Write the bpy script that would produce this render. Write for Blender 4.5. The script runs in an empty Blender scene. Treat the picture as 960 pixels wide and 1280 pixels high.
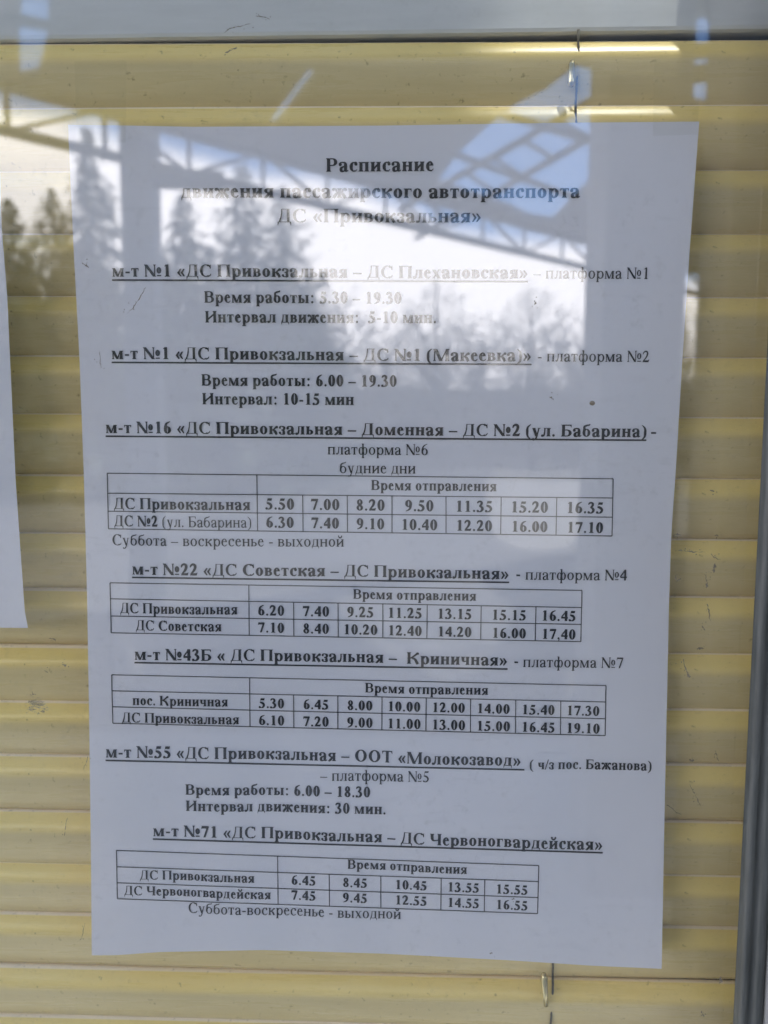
import bpy, bmesh, math, random
from math import sin, cos, pi, radians, tan, sqrt, atan2
from mathutils import Vector, Matrix
from mathutils.geometry import tessellate_polygon

sc = bpy.context.scene
COL = sc.collection
random.seed(7)

# ------------------------------------------------------------------ camera
Z0 = 1.5                                   # height of the middle of the timetable above the ground
RM = ((0.99968893, 0.0055737, -0.02430994),
      (0.00778863, -0.99572933, 0.09199155),
      (-0.02369339, -0.09215227, -0.995463))   # rows: image right, image down, view axis (paper x, up, towards viewer)
CAMP = Vector((0.00856659, -0.26739823, Z0 + 0.04301124))
FPX, CX, CY = 962.0, 480.0, 640.0

def w3(v):                                 # paper axes -> world axes
    return Vector((v[0], -v[2], v[1]))
AX_R, AX_D, AX_V = w3(RM[0]), w3(RM[1]), w3(RM[2])

cam_d = bpy.data.cameras.new('camera')
cam = bpy.data.objects.new('camera', cam_d)
COL.objects.link(cam)
up, back = -AX_D, -AX_V
cam.matrix_world = Matrix(((AX_R.x, up.x, back.x, CAMP.x), (AX_R.y, up.y, back.y, CAMP.y),
                           (AX_R.z, up.z, back.z, CAMP.z), (0, 0, 0, 1)))
cam_d.sensor_fit = 'VERTICAL'
cam_d.sensor_height = 34.6
cam_d.lens = FPX / 1280 * 34.6
cam_d.clip_start, cam_d.clip_end = 0.01, 2000
cam_d.dof.use_dof = True
cam_d.dof.focus_distance = 0.272
cam_d.dof.aperture_fstop = 26 / 2.7        # a 2.7 mm pupil: far reflections go soft
sc.camera = cam

# ------------------------------------------------------------------ sky, sun, exposure
SUN_EL, SUN_AZ = radians(70.7), radians(-41.6)  # azimuth: from straight out of the window towards the left
SUN_DIR = Vector((-sin(SUN_AZ) * cos(SUN_EL), -cos(SUN_AZ) * cos(SUN_EL), sin(SUN_EL)))
world = bpy.data.worlds.new('World')
sc.world = world
world.use_nodes = True
wt = world.node_tree
wt.nodes.clear()
w_out = wt.nodes.new('ShaderNodeOutputWorld')
w_bg = wt.nodes.new('ShaderNodeBackground')
w_sky = wt.nodes.new('ShaderNodeTexSky')
w_sky.sky_type = 'NISHITA'
w_sky.sun_disc = False
w_sky.sun_elevation = SUN_EL
w_sky.sun_rotation = atan2(SUN_DIR.x, SUN_DIR.y)
w_sky.air_density, w_sky.dust_density, w_sky.ozone_density = 0.75, 0.05, 5.0
w_bg.inputs['Strength'].default_value = 0.07
# a bank of bright white cloud stands over the horizon, its ragged top sloping down to the right; clear blue above it
CLOUD = 10.6
w_tc = wt.nodes.new('ShaderNodeTexCoord')
w_dot = wt.nodes.new('ShaderNodeVectorMath'); w_dot.operation = 'DOT_PRODUCT'
w_dot.inputs[1].default_value = (0.245, 0.289, 0.926)
w_nz = wt.nodes.new('ShaderNodeTexNoise'); w_nz.inputs['Scale'].default_value = 5.0; w_nz.inputs['Detail'].default_value = 5
w_ad = wt.nodes.new('ShaderNodeMath'); w_ad.operation = 'MULTIPLY_ADD'; w_ad.inputs[1].default_value = 0.10
w_rp = wt.nodes.new('ShaderNodeMapRange'); w_rp.interpolation_type = 'SMOOTHSTEP'
w_rp.inputs['From Min'].default_value = 0.012; w_rp.inputs['From Max'].default_value = 0.045
w_rp.inputs['To Min'].default_value = 1.0; w_rp.inputs['To Max'].default_value = 0.0
w_mix = wt.nodes.new('ShaderNodeMixRGB'); w_mix.inputs[2].default_value = (CLOUD * 1.03, CLOUD * 0.98, CLOUD * 0.99, 1)
wt.links.new(w_tc.outputs['Generated'], w_dot.inputs[0]); wt.links.new(w_tc.outputs['Generated'], w_nz.inputs['Vector'])
wt.links.new(w_nz.outputs['Fac'], w_ad.inputs[0]); wt.links.new(w_dot.outputs['Value'], w_ad.inputs[2])
wt.links.new(w_ad.outputs[0], w_rp.inputs['Value']); wt.links.new(w_rp.outputs[0], w_mix.inputs[0])
wt.links.new(w_sky.outputs[0], w_mix.inputs[1])
wt.links.new(w_mix.outputs[0], w_bg.inputs[0])
wt.links.new(w_bg.outputs[0], w_out.inputs[0])

sun_d = bpy.data.lights.new('sun', 'SUN')
sun_d.energy, sun_d.angle, sun_d.color = 2.2, radians(0.5), (1.0, 0.95, 0.87)
sun = bpy.data.objects.new('sun', sun_d)
COL.objects.link(sun)
sun.location = (-20, -20, 20)
sun.rotation_euler = (-SUN_DIR).to_track_quat('-Z', 'Y').to_euler()

sc.view_settings.view_transform = 'Standard'
sc.view_settings.look = 'None'
sc.view_settings.gamma = 1
sc.view_settings.exposure = 2.88
sc.render.engine = 'CYCLES'
sc.cycles.use_denoising = True
sc.cycles.max_bounces = 10
sc.cycles.transparent_max_bounces = 24
sc.cycles.caustics_reflective = False
sc.cycles.caustics_refractive = False

# ------------------------------------------------------------------ helpers
def ray(px, py):
    return (AX_R * ((px - CX) / FPX) + AX_D * ((py - CY) / FPX) + AX_V)

def on_plane(px, py, y):                   # the point of the plane y = const seen at that spot
    d = ray(px, py)
    return CAMP + d * ((y - CAMP.y) / d.y)

GLASS_Y = -0.004
def mirror_dir(px, py):                    # where the window glass sends that view ray
    d = ray(px, py)
    return Vector((d.x, -d.y, d.z))
MCAM = Vector((CAMP.x, 2 * GLASS_Y - CAMP.y, CAMP.z))
def out_z(px, py, z):                      # reflected point at height z
    d = mirror_dir(px, py)
    return MCAM + d * ((z - MCAM.z) / d.z)
def out_y(px, py, y):                      # reflected point at distance y in front of the window
    d = mirror_dir(px, py)
    return MCAM + d * ((y - MCAM.y) / d.y)

def tag(o, label=None, cat=None, group=None, kind=None):
    if label: o['label'] = label
    if cat: o['category'] = cat
    if group: o['group'] = group
    if kind: o['kind'] = kind
    return o

def link_mesh(name, verts, faces, mat=None, parent=None, smooth=False):
    me = bpy.data.meshes.new(name)
    me.from_pydata([tuple(v) for v in verts], [], faces)
    me.update()
    if smooth:
        for p in me.polygons: p.use_smooth = True
    o = bpy.data.objects.new(name, me)
    COL.objects.link(o)
    if mat: me.materials.append(mat)
    if parent:
        o.parent = parent
        if parent.type == 'EMPTY': o.matrix_parent_inverse = Matrix.Translation(-Vector(parent.location))
    return o

def empty(name, loc):
    o = bpy.data.objects.new(name, None)
    o.location = loc
    o.empty_display_size = 0.05
    COL.objects.link(o)
    return o

class MB:
    """collects shapes for one mesh, in world coordinates"""
    def __init__(s): s.v, s.f = [], []
    def add(s, vs, fs):
        n = len(s.v); s.v += [Vector(v) for v in vs]; s.f += [[i + n for i in f] for f in fs]
    def box(s, a, b):
        x0, y0, z0 = a; x1, y1, z1 = b
        s.add([(x0, y0, z0), (x1, y0, z0), (x1, y1, z0), (x0, y1, z0), (x0, y0, z1), (x1, y0, z1), (x1, y1, z1), (x0, y1, z1)],
              [(0, 3, 2, 1), (4, 5, 6, 7), (0, 1, 5, 4), (1, 2, 6, 5), (2, 3, 7, 6), (3, 0, 4, 7)])
    def bar(s, p, q, w, h=None, n=None):
        """a square or round bar from p to q"""
        p, q = Vector(p), Vector(q); d = (q - p).normalized()
        u = d.cross(Vector((0, 0, 1)))
        if u.length < 1e-4: u = Vector((1, 0, 0))
        u.normalize(); v = u.cross(d).normalized(); h = h or w
        if n:
            ring = [u * (cos(2 * pi * k / n) * w / 2) + v * (sin(2 * pi * k / n) * h / 2) for k in range(n)]
        else:
            n = 4; ring = [u * w / 2 + v * h / 2, -u * w / 2 + v * h / 2, -u * w / 2 - v * h / 2, u * w / 2 - v * h / 2]
        vs = [p + r for r in ring] + [q + r for r in ring]
        s.add(vs, [[k, (k + 1) % n, (k + 1) % n + n, k + n] for k in range(n)] + [list(range(n))[::-1], list(range(n, 2 * n))])
    def tube(s, pts, rads, n=10):
        pts = [Vector(p) for p in pts]; base = len(s.v)
        for i, p in enumerate(pts):
            d = (pts[min(i + 1, len(pts) - 1)] - pts[max(i - 1, 0)]).normalized()
            u = d.cross(Vector((0.3, 1, 0.1))).normalized(); v = u.cross(d).normalized()
            for k in range(n):
                a = 2 * pi * k / n
                s.v.append(p + (u * cos(a) + v * sin(a)) * rads[i])
        for i in range(len(pts) - 1):
            for k in range(n):
                a, b = base + i * n + k, base + i * n + (k + 1) % n
                s.f.append([a, b, b + n, a + n])
        s.f.append([base + k for k in range(n)][::-1]); s.f.append([base + (len(pts) - 1) * n + k for k in range(n)])
    def build(s, name, mat, parent=None, smooth=False):
        return link_mesh(name, s.v, s.f, mat, parent, smooth)

# ------------------------------------------------------------------ materials
def new_mat(name):
    m = bpy.data.materials.new(name); m.use_nodes = True
    return m, m.node_tree, m.node_tree.nodes['Principled BSDF']

def noise(nt, scale, detail=4, rough=0.55, coords=None, stretch=None):
    tc = nt.nodes.new('ShaderNodeTexCoord')
    src = tc.outputs['Object']
    if stretch:
        mp = nt.nodes.new('ShaderNodeMapping'); mp.inputs['Scale'].default_value = stretch
        nt.links.new(src, mp.inputs[0]); src = mp.outputs[0]
    n = nt.nodes.new('ShaderNodeTexNoise')
    n.inputs['Scale'].default_value = scale; n.inputs['Detail'].default_value = detail; n.inputs['Roughness'].default_value = rough
    nt.links.new(src, n.inputs['Vector'])
    return n.outputs['Fac']

def ramp(nt, fac, stops):
    r = nt.nodes.new('ShaderNodeValToRGB')
    els = r.color_ramp.elements
    while len(els) < len(stops): els.new(0.5)
    for e, (p, c) in zip(els, stops):
        e.position = p; e.color = (*c, 1) if len(c) == 3 else c
    nt.links.new(fac, r.inputs[0])
    return r.outputs[0]

def math_node(nt, op, a, b):
    m = nt.nodes.new('ShaderNodeMath'); m.operation = op
    for i, v in enumerate((a, b)):
        if isinstance(v, (int, float)): m.inputs[i].default_value = v
        else: nt.links.new(v, m.inputs[i])
    return m.outputs[0]

def simple(name, c0, c1, scale, rough=0.6, metal=0.0, bump=0.0, stretch=None, spec=None):
    m, nt, b = new_mat(name)
    f = noise(nt, scale, 6, 0.6, stretch=stretch)
    nt.links.new(ramp(nt, f, [(0.3, c0), (0.7, c1)]), b.inputs['Base Color'])
    b.inputs['Roughness'].default_value = rough; b.inputs['Metallic'].default_value = metal
    if spec is not None: b.inputs['Specular IOR Level'].default_value = spec
    if bump:
        bp = nt.nodes.new('ShaderNodeBump'); bp.inputs['Strength'].default_value = bump; bp.inputs['Distance'].default_value = 0.002
        nt.links.new(f, bp.inputs['Height']); nt.links.new(bp.outputs[0], b.inputs['Normal'])
    return m

M_INK = simple('printer_ink', (0.008, 0.008, 0.011), (0.02, 0.02, 0.024), 900, 0.55)
M_LINE = simple('table_rule_ink', (0.035, 0.035, 0.04), (0.08, 0.08, 0.085), 700, 0.6)
M_FRAME = simple('painted_window_frame', (0.3, 0.31, 0.31), (0.42, 0.43, 0.43), 60, 0.45, bump=0.1)
M_RUBBER = simple('dark_rubber_gasket', (0.035, 0.042, 0.042), (0.09, 0.1, 0.1), 160, 0.42, stretch=(3, 3, 0.25))
M_WALL = simple('kiosk_cladding', (0.45, 0.44, 0.42), (0.55, 0.54, 0.52), 3, 0.7, bump=0.2)
M_RAIL = simple('white_enamelled_headrail', (0.55, 0.56, 0.56), (0.62, 0.63, 0.63), 25, 0.45, stretch=(1, 1, 6))
M_CORD = simple('braided_cord', (0.05, 0.045, 0.035), (0.2, 0.18, 0.14), 900, 0.8)
M_CLIP = simple('brass_coloured_clip', (0.6, 0.5, 0.28), (0.75, 0.68, 0.45), 90, 0.25, metal=0.7)
M_ROOF = simple('canopy_sheet', (0.16, 0.17, 0.18), (0.24, 0.25, 0.26), 2, 0.55, stretch=(1, 6, 1))
M_STEEL = simple('painted_canopy_steel', (0.1, 0.11, 0.12), (0.17, 0.18, 0.19), 8, 0.5)
M_ASPH = simple('asphalt', (0.035, 0.035, 0.037), (0.07, 0.069, 0.067), 18, 0.9, bump=0.4)
M_WET = simple('pale_path', (0.16, 0.15, 0.14), (0.24, 0.23, 0.21), 1.5, 0.85)
M_PAVE = simple('concrete_paving', (0.3, 0.29, 0.27), (0.4, 0.39, 0.36), 6, 0.85, bump=0.3)
M_BARK = simple('bark', (0.06, 0.045, 0.035), (0.14, 0.11, 0.085), 12, 0.9, bump=0.5, stretch=(4, 4, 1))
M_NEEDLE = simple('spruce_needles', (0.018, 0.03, 0.018), (0.045, 0.065, 0.042), 5, 0.7)
M_TWIG = simple('bare_twigs', (0.1, 0.085, 0.07), (0.2, 0.17, 0.145), 4, 0.8)
M_BRICK = simple('station_render', (0.34, 0.31, 0.27), (0.44, 0.4, 0.35), 2, 0.85, bump=0.2)
M_DIRT = simple('dried_dirt', (0.09, 0.08, 0.06), (0.24, 0.21, 0.16), 800, 0.9)
M_GLUE = simple('old_glue_residue', (0.2, 0.17, 0.1), (0.42, 0.38, 0.27), 500, 0.8)

def paper_mat():
    m, nt, b = new_mat('copy_paper')
    f = noise(nt, 14, 5, 0.6)
    g = noise(nt, 900, 3, 0.6)
    nt.links.new(ramp(nt, f, [(0.25, (0.705, 0.70, 0.775)), (0.75, (0.75, 0.735, 0.81))]), b.inputs['Base Color'])
    b.inputs['Roughness'].default_value = 0.75
    b.inputs['Specular IOR Level'].default_value = 0.2
    bp = nt.nodes.new('ShaderNodeBump'); bp.inputs['Strength'].default_value = 0.12; bp.inputs['Distance'].default_value = 0.0002
    nt.links.new(g, bp.inputs['Height']); nt.links.new(bp.outputs[0], b.inputs['Normal'])
    # thin copy paper lets some light through
    tr = nt.nodes.new('ShaderNodeBsdfTranslucent'); tr.inputs[0].default_value = (0.75, 0.74, 0.7, 1)
    mx = nt.nodes.new('ShaderNodeMixShader'); mx.inputs[0].default_value = 0.12
    nt.links.new(b.outputs[0], mx.inputs[1]); nt.links.new(tr.outputs[0], mx.inputs[2])
    nt.links.new(mx.outputs[0], nt.nodes['Material Output'].inputs[0])
    return m
M_PAPER = paper_mat()

def slat_mat():
    """cream yellow enamel; shade is painted in duller tones on the faces, ending at the rolled upper lip"""
    m, nt, b = new_mat('cream_yellow_slat_enamel')
    f = noise(nt, 9, 6, 0.65, stretch=(1, 4, 4))
    streak = noise(nt, 40, 5, 0.7, stretch=(0.35, 3, 6))
    speck = noise(nt, 420, 4, 0.6)
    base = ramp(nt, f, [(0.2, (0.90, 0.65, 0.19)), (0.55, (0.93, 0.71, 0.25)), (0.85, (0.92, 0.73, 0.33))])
    face_shade = ramp(nt, streak, [(0.3, (0.57, 0.465, 0.25)), (0.7, (0.67, 0.555, 0.315))])  # duller face colour stands in for the shade below the lip
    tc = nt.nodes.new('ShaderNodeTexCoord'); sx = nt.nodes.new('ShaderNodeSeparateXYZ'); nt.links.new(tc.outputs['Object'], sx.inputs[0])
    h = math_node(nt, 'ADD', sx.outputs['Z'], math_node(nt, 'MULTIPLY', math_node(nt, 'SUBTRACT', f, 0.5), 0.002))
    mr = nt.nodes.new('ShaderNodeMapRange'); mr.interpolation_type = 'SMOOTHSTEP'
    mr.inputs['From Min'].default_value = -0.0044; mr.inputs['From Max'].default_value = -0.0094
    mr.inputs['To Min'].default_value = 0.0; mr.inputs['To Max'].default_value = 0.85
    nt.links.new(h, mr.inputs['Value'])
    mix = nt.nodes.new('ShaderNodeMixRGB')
    nt.links.new(mr.outputs[0], mix.inputs[0]); nt.links.new(base, mix.inputs[1]); nt.links.new(face_shade, mix.inputs[2])
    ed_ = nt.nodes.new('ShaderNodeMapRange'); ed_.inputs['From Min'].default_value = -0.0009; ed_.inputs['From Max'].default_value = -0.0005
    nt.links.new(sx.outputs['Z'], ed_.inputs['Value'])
    edge_glint = nt.nodes.new('ShaderNodeMixRGB'); edge_glint.inputs[2].default_value = (0.95, 0.78, 0.55, 1)   # pale highlight painted along the upper edge
    nt.links.new(ed_.outputs[0], edge_glint.inputs[0]); nt.links.new(mix.outputs[0], edge_glint.inputs[1]); mix = edge_glint
    mul = nt.nodes.new('ShaderNodeMixRGB'); mul.blend_type = 'MULTIPLY'; mul.inputs[0].default_value = 1
    nt.links.new(mix.outputs[0], mul.inputs[1])
    nt.links.new(ramp(nt, speck, [(0.26, (0.55, 0.53, 0.48)), (0.36, (1, 1, 1))]), mul.inputs[2])
    nt.links.new(mul.outputs[0], b.inputs['Base Color'])
    nt.links.new(ramp(nt, streak, [(0.3, (0.36, 0.36, 0.36)), (0.7, (0.22, 0.22, 0.22))]), b.inputs['Roughness'])
    bp = nt.nodes.new('ShaderNodeBump'); bp.inputs['Strength'].default_value = 0.1; bp.inputs['Distance'].default_value = 0.001
    nt.links.new(streak, bp.inputs['Height']); nt.links.new(bp.outputs[0], b.inputs['Normal'])
    return m
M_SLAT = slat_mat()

GLASS_R0 = 0.068
def glass_mat(name, r0, dusty=True, tint=(0.97, 0.985, 0.98), haze=0.0):
    """window glass: straight-through transmission, mirror reflection rising with angle, a dusty film and wipe marks"""
    m = bpy.data.materials.new(name); m.use_nodes = True
    nt = m.node_tree; nt.nodes.clear()
    out = nt.nodes.new('ShaderNodeOutputMaterial')
    tr = nt.nodes.new('ShaderNodeBsdfTransparent'); tr.inputs[0].default_value = (*tint, 1)
    gl = nt.nodes.new('ShaderNodeBsdfGlossy'); gl.inputs['Roughness'].default_value = 0.012
    gl.inputs['Color'].default_value = (1, 1, 1, 1)
    lw = nt.nodes.new('ShaderNodeLayerWeight'); lw.inputs['Blend'].default_value = 0.5
    p5 = math_node(nt, 'POWER', lw.outputs['Facing'], 5.0)
    fr = math_node(nt, 'ADD', math_node(nt, 'MULTIPLY', p5, 1 - r0), r0)
    mx = nt.nodes.new('ShaderNodeMixShader')
    nt.links.new(fr, mx.inputs[0]); nt.links.new(tr.outputs[0], mx.inputs[1]); nt.links.new(gl.outputs[0], mx.inputs[2])
    last = mx.outputs[0]
    if dusty:
        df = nt.nodes.new('ShaderNodeBsdfDiffuse'); df.inputs[0].default_value = (0.62, 0.6, 0.55, 1)
        big = ramp(nt, noise(nt, 7, 4, 0.6), [(0.42, (0, 0, 0)), (0.75, (1, 1, 1))])
        fine = ramp(nt, noise(nt, 260, 6, 0.75), [(0.55, (0, 0, 0)), (0.72, (1, 1, 1))])
        wipe = ramp(nt, noise(nt, 60, 5, 0.7, stretch=(1, 1, 5)), [(0.56, (0, 0, 0)), (0.74, (1, 1, 1))])
        a = math_node(nt, 'MULTIPLY', big, math_node(nt, 'ADD', math_node(nt, 'MULTIPLY', fine, 0.16), math_node(nt, 'MULTIPLY', wipe, 0.10)))
        a = math_node(nt, 'ADD', a, 0.004 + haze)
        m2 = nt.nodes.new('ShaderNodeMixShader')
        nt.links.new(a, m2.inputs[0]); nt.links.new(last, m2.inputs[1]); nt.links.new(df.outputs[0], m2.inputs[2])
        last = m2.outputs[0]
    nt.links.new(last, out.inputs[0])
    return m
M_GLASS = glass_mat('window_glass', GLASS_R0)
M_GLASS_EDGE = glass_mat('window_glass_back', GLASS_R0, dusty=False)
M_TAPE = glass_mat('clear_tape', 0.014, dusty=True, tint=(0.998, 0.997, 0.99), haze=0.006)

# ------------------------------------------------------------------ ground and everything in front of the window
g = MB(); g.add([(-600, -900, 0), (600, -900, 0), (600, 300, 0), (-600, 300, 0)], [(0, 1, 2, 3)])
tag(g.build('ground', M_ASPH), kind='structure')

kb = MB(); kb.box((-30, -3.4, -0.05), (30, -0.0135, 0.1))  # unseen pale paving, added to bounce sunlight up onto the slats
tag(kb.build('pavement', M_PAVE), kind='structure')

# the canopy over the platform: a sheet roof with open skylights, its edge truss and columns
RZ = 4.3
P0, P1 = out_z(0, 102, RZ), out_z(740, 303, RZ)
ed = (P1 - P0).normalized()
def edge_at_px(px):
    t = px / 740.0
    return out_z(px, 102 + 201 * t, RZ)
GAP = -2.1                                 # unseen opening by the kiosk wall, left to let skylight onto the slats
EL = P0 + ed * ((GAP - P0.y) / ed.y)
ER = P1 + ed * 14.0
outer = [EL, ER, Vector((ER.x, GAP, RZ)), Vector((0.88, GAP, RZ)), Vector((0.88, -0.5, RZ)), Vector((0.42, -0.5, RZ)), Vector((0.42, GAP, RZ))]  # unseen tongue of roof added to keep direct sun off the window
holes_px = [
    [(720, 82), (736, 86), (760, 104), (760, 215), (735, 232), (690, 277), (660, 272), (640, 262), (545, 230), (572, 192), (618, 150), (645, 130), (682, 112)],
    [(858, 30), (880, 22), (894, 40), (895, 80), (892, 125), (880, 135), (860, 128), (852, 100), (862, 75)],
    [(28, 0), (62, 0), (58, 60), (48, 95), (26, 100), (24, 50)],
    [(387, 86), (396, 92), (344, 160), (333, 156)],
]
holes = [[out_z(x, y, RZ) for x, y in h] for h in holes_px]
# an unseen slit, added to the roof, lets a sliver of sun down onto the upper right of the blind
def sun_up(p):
    return p + SUN_DIR * ((RZ - p.z) / SUN_DIR.z)
s_ = sun_up(Vector((0.085, 0.018, Z0 + 0.171)))
holes.append([s_ + Vector(o) for o in ((-0.05, -0.012, 0), (0.05, -0.012, 0), (0.05, 0.011, 0), (-0.05, 0.011, 0))])
canopy = empty('platform_canopy', (P0 + P1) / 2 - Vector((0, 0, RZ)))
tag(canopy, 'grey steel station canopy with open skylights, edge truss and columns, reflected in the window', 'canopy')
loops = [outer] + holes
flat = [v for l in loops for v in l]
tris = tessellate_polygon(loops)
rb = MB()
n = len(flat)
th = Vector((0, 0, 0.06))
rb.add(flat + [v + th for v in flat], [list(t) for t in tris] + [[i + n for i in t][::-1] for t in tris])
k = 0
for l in loops:
    for i in range(len(l)):
        a, b = k + i, k + (i + 1) % len(l)
        rb.f.append([a, b, b + n, a + n])
    k += len(l)
rb.build('roof_sheet', M_ROOF, canopy)
# edge truss
dn = Vector((0, 0, -0.36))
tb = MB()
A0, A1 = P0 - ed * 3.0, P1 + ed * 10
tb.bar(A0 + Vector((0, 0, 0.02)), A1 + Vector((0, 0, 0.02)), 0.10, 0.14)
tb.bar(A0 + dn, A1 + dn, 0.07, 0.07)
L = (A1 - A0).length
nb = int(L / 0.75)
for i in range(nb + 1):
    p = A0 + ed * (L * i / nb)
    tb.bar(p, p + dn, 0.035)
    if i < nb:
        q = A0 + ed * (L * (i + 1) / nb)
        if i % 2: tb.bar(p, q + dn, 0.03)
        else: tb.bar(p + dn, q, 0.03)
tb.build('edge_truss', M_STEEL, canopy)
# purlin truss crossing the large skylight
pz = RZ - 0.25
pb = MB()
def pz_pt(x, y): return out_z(x, y, pz)
a0, a1, b0, b1 = pz_pt(500, 262), pz_pt(800, 92), pz_pt(520, 298), pz_pt(800, 136)
pb.bar(a0, a1, 0.045); pb.bar(b0, b1, 0.045)
for i in range(9):
    t = i / 8; pb.bar(a0.lerp(a1, t), b0.lerp(b1, min(1, t + 0.1)), 0.03)
c0, c1 = pz_pt(560, 190), pz_pt(760, 262); pb.bar(c0, c1, 0.045)
c0, c1 = pz_pt(620, 140), pz_pt(780, 190); pb.bar(c0, c1, 0.045)
pb.build('purlin_truss', M_STEEL, canopy)
pb = MB()
c0, c1 = pz_pt(840, 66), pz_pt(910, 62); pb.bar(c0, c1, 0.07)
c0, c1 = pz_pt(840, 96), pz_pt(910, 88); pb.bar(c0, c1, 0.09)
pb.build('purlin', M_STEEL, canopy)
pb = MB()
c0, c1 = pz_pt(10, 22), pz_pt(80, 36); pb.bar(c0, c1, 0.05)
pb.build('purlin', M_STEEL, canopy)
# columns
e1 = edge_at_px(174)
d1 = (e1 - MCAM); d1.z = 0
wcol = 37 / FPX * (MCAM.y - e1.y)
c = MB(); c.box((e1.x - wcol / 2, e1.y - wcol / 2, 0.0), (e1.x + wcol / 2, e1.y + wcol / 2, RZ + 0.3)); c.build('column', M_STEEL, canopy)
br = MB()
q = edge_at_px(275) + dn
s0 = out_y(188, 222, e1.y)
br.bar(s0, q, 0.15); br.build('knee_brace', M_STEEL, canopy)
yb = -2.2
xl, xr = out_y(744, 300, yb).x, out_y(842, 300, yb).x
c = MB(); c.box((xl, yb - 0.12, 0.0), (xr, yb + 0.12, RZ - 0.003)); c.build('column', M_STEEL, canopy)

xl, xr = out_y(893, 300, -1.75).x, out_y(1000, 300, -1.75).x
c = MB(); c.box((xl, -1.85, 0.0), (xr, -1.65, RZ - 0.003)); c.build('column', M_STEEL, canopy)

# a stretch of pale sunlit path out beyond the canopy
pd = MB()
pp = []
for k in range(28):
    a = 2 * pi * k / 28
    x = 676 + 66 * max(-1, min(1, 1.15 * cos(a))) + 3 * sin(5 * a); y = 628 + 58 * max(-1, min(1, 1.12 * sin(a))) + 3 * cos(4 * a)
    pp.append(out_z(x, y, 0.004))
pd.add(pp, [list(range(28))])
tag(pd.build('path', M_WET), kind='structure')

# conifers
def conifer_mesh(h, r, seed):
    """spruce: irregular drooping boughs, each hung with many small sprays of needles"""
    rnd = random.Random(seed); V, F = [], []
    nbr = int(150 + h * 14)
    lean = [rnd.uniform(0.7, 1.25) for _ in range(12)]
    for k in range(nbr):
        f = (k + rnd.random()) / nbr
        f = f ** 0.9
        z = h * (0.06 + 0.94 * f)
        a = k * 2.39996 + rnd.uniform(-0.5, 0.5)
        sec = lean[int((a % 6.28318) / 6.28318 * 6) + (6 if f > 0.5 else 0)]
        l = (r * (1 - f) ** 0.8 + 0.05) * rnd.uniform(0.45, 1.2) * sec
        droop = rnd.uniform(0.15, 0.5) * (1.1 - f); tip = rnd.uniform(0.05, 0.3)
        m = 4 + int(l * 7)
        for j in range(m):
            s = (j + rnd.random()) / m
            rr = l * s
            zz = z - droop * rr + tip * rr * s
            side = rnd.gauss(0, 0.16) * (1.1 - s) * (0.4 + l * 0.4)
            c = Vector((cos(a) * rr - sin(a) * side, sin(a) * rr + cos(a) * side, zz + rnd.uniform(-0.08, 0.04)))
            sz = rnd.uniform(0.2, 0.44) * (0.36 + 0.85 * (1 - f))
            for q in range(2):
                u = Vector((rnd.gauss(0, 1), rnd.gauss(0, 1), rnd.gauss(0, 0.4))).normalized() * sz * 0.5
                v = Vector((cos(a) * sz * rnd.uniform(0.2, 1.2), sin(a) * sz * rnd.uniform(0.2, 1.2), -sz * rnd.uniform(0.3, 1.3)))
                b = len(V)
                V += [c - u * 0.5, c + u * 0.5, c + v + u * 0.15, c + v * 0.9 - u * 0.2]
                F.append((b, b + 1, b + 2, b + 3))
    return V, F

TREE_GRP = 'spruces beyond the canopy'
def conifer(px, py, y, r, seed, label):
    top = out_y(px, py, y); h = top.z
    t = empty('spruce_tree', (top.x, top.y, 0)); tag(t, label, 'tree', TREE_GRP)
    V, F = conifer_mesh(h, r, seed)
    link_mesh('crown', [v + Vector((top.x, top.y, 0)) for v in V], F, M_NEEDLE, t)
    tk = MB(); tk.tube([(top.x, top.y, 0), (top.x + 0.05, top.y, h * 0.5), (top.x, top.y, h * 0.97)], [0.17, 0.1, 0.015], 8)
    tk.build('trunk', M_BARK, t, True)
conifer(108, 158, -20, 2.3, 1, 'slim dark spruce reflected just left of the left canopy column, its tip highest of all')
conifer(303, 205, -23, 4.0, 2, 'broad dark spruce reflected behind the title lines, right of the left canopy column')
conifer(228, 240, -21, 2.6, 3, 'short spruce reflected beside the left canopy column, under the knee brace')
conifer(352, 232, -29, 3.8, 4, 'slender spruce reflected right of the broad spruce, standing farther back')
conifer(10, 246, -22, 3.3, 5, 'dark spruce reflected over the left edge of the blind, beside the cut-off sheet')
conifer(64, 235, -26, 3.4, 6, 'dark spruce reflected on the blind between the two sheets')

for i, (px, py, y, r) in enumerate([(-30, 330, -34, 3.2), (36, 322, -37, 3.4), (88, 300, -33, 3.0), (140, 335, -36, 3.2), (205, 318, -35, 3.2), (262, 308, -34, 3.4),
                                    (328, 322, -38, 3.6), (384, 340, -36, 3.2)]):
    conifer(px, py, y, r, 40 + i, 'spruce of the lower back row reflected at the left, behind the taller spruces')

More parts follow.
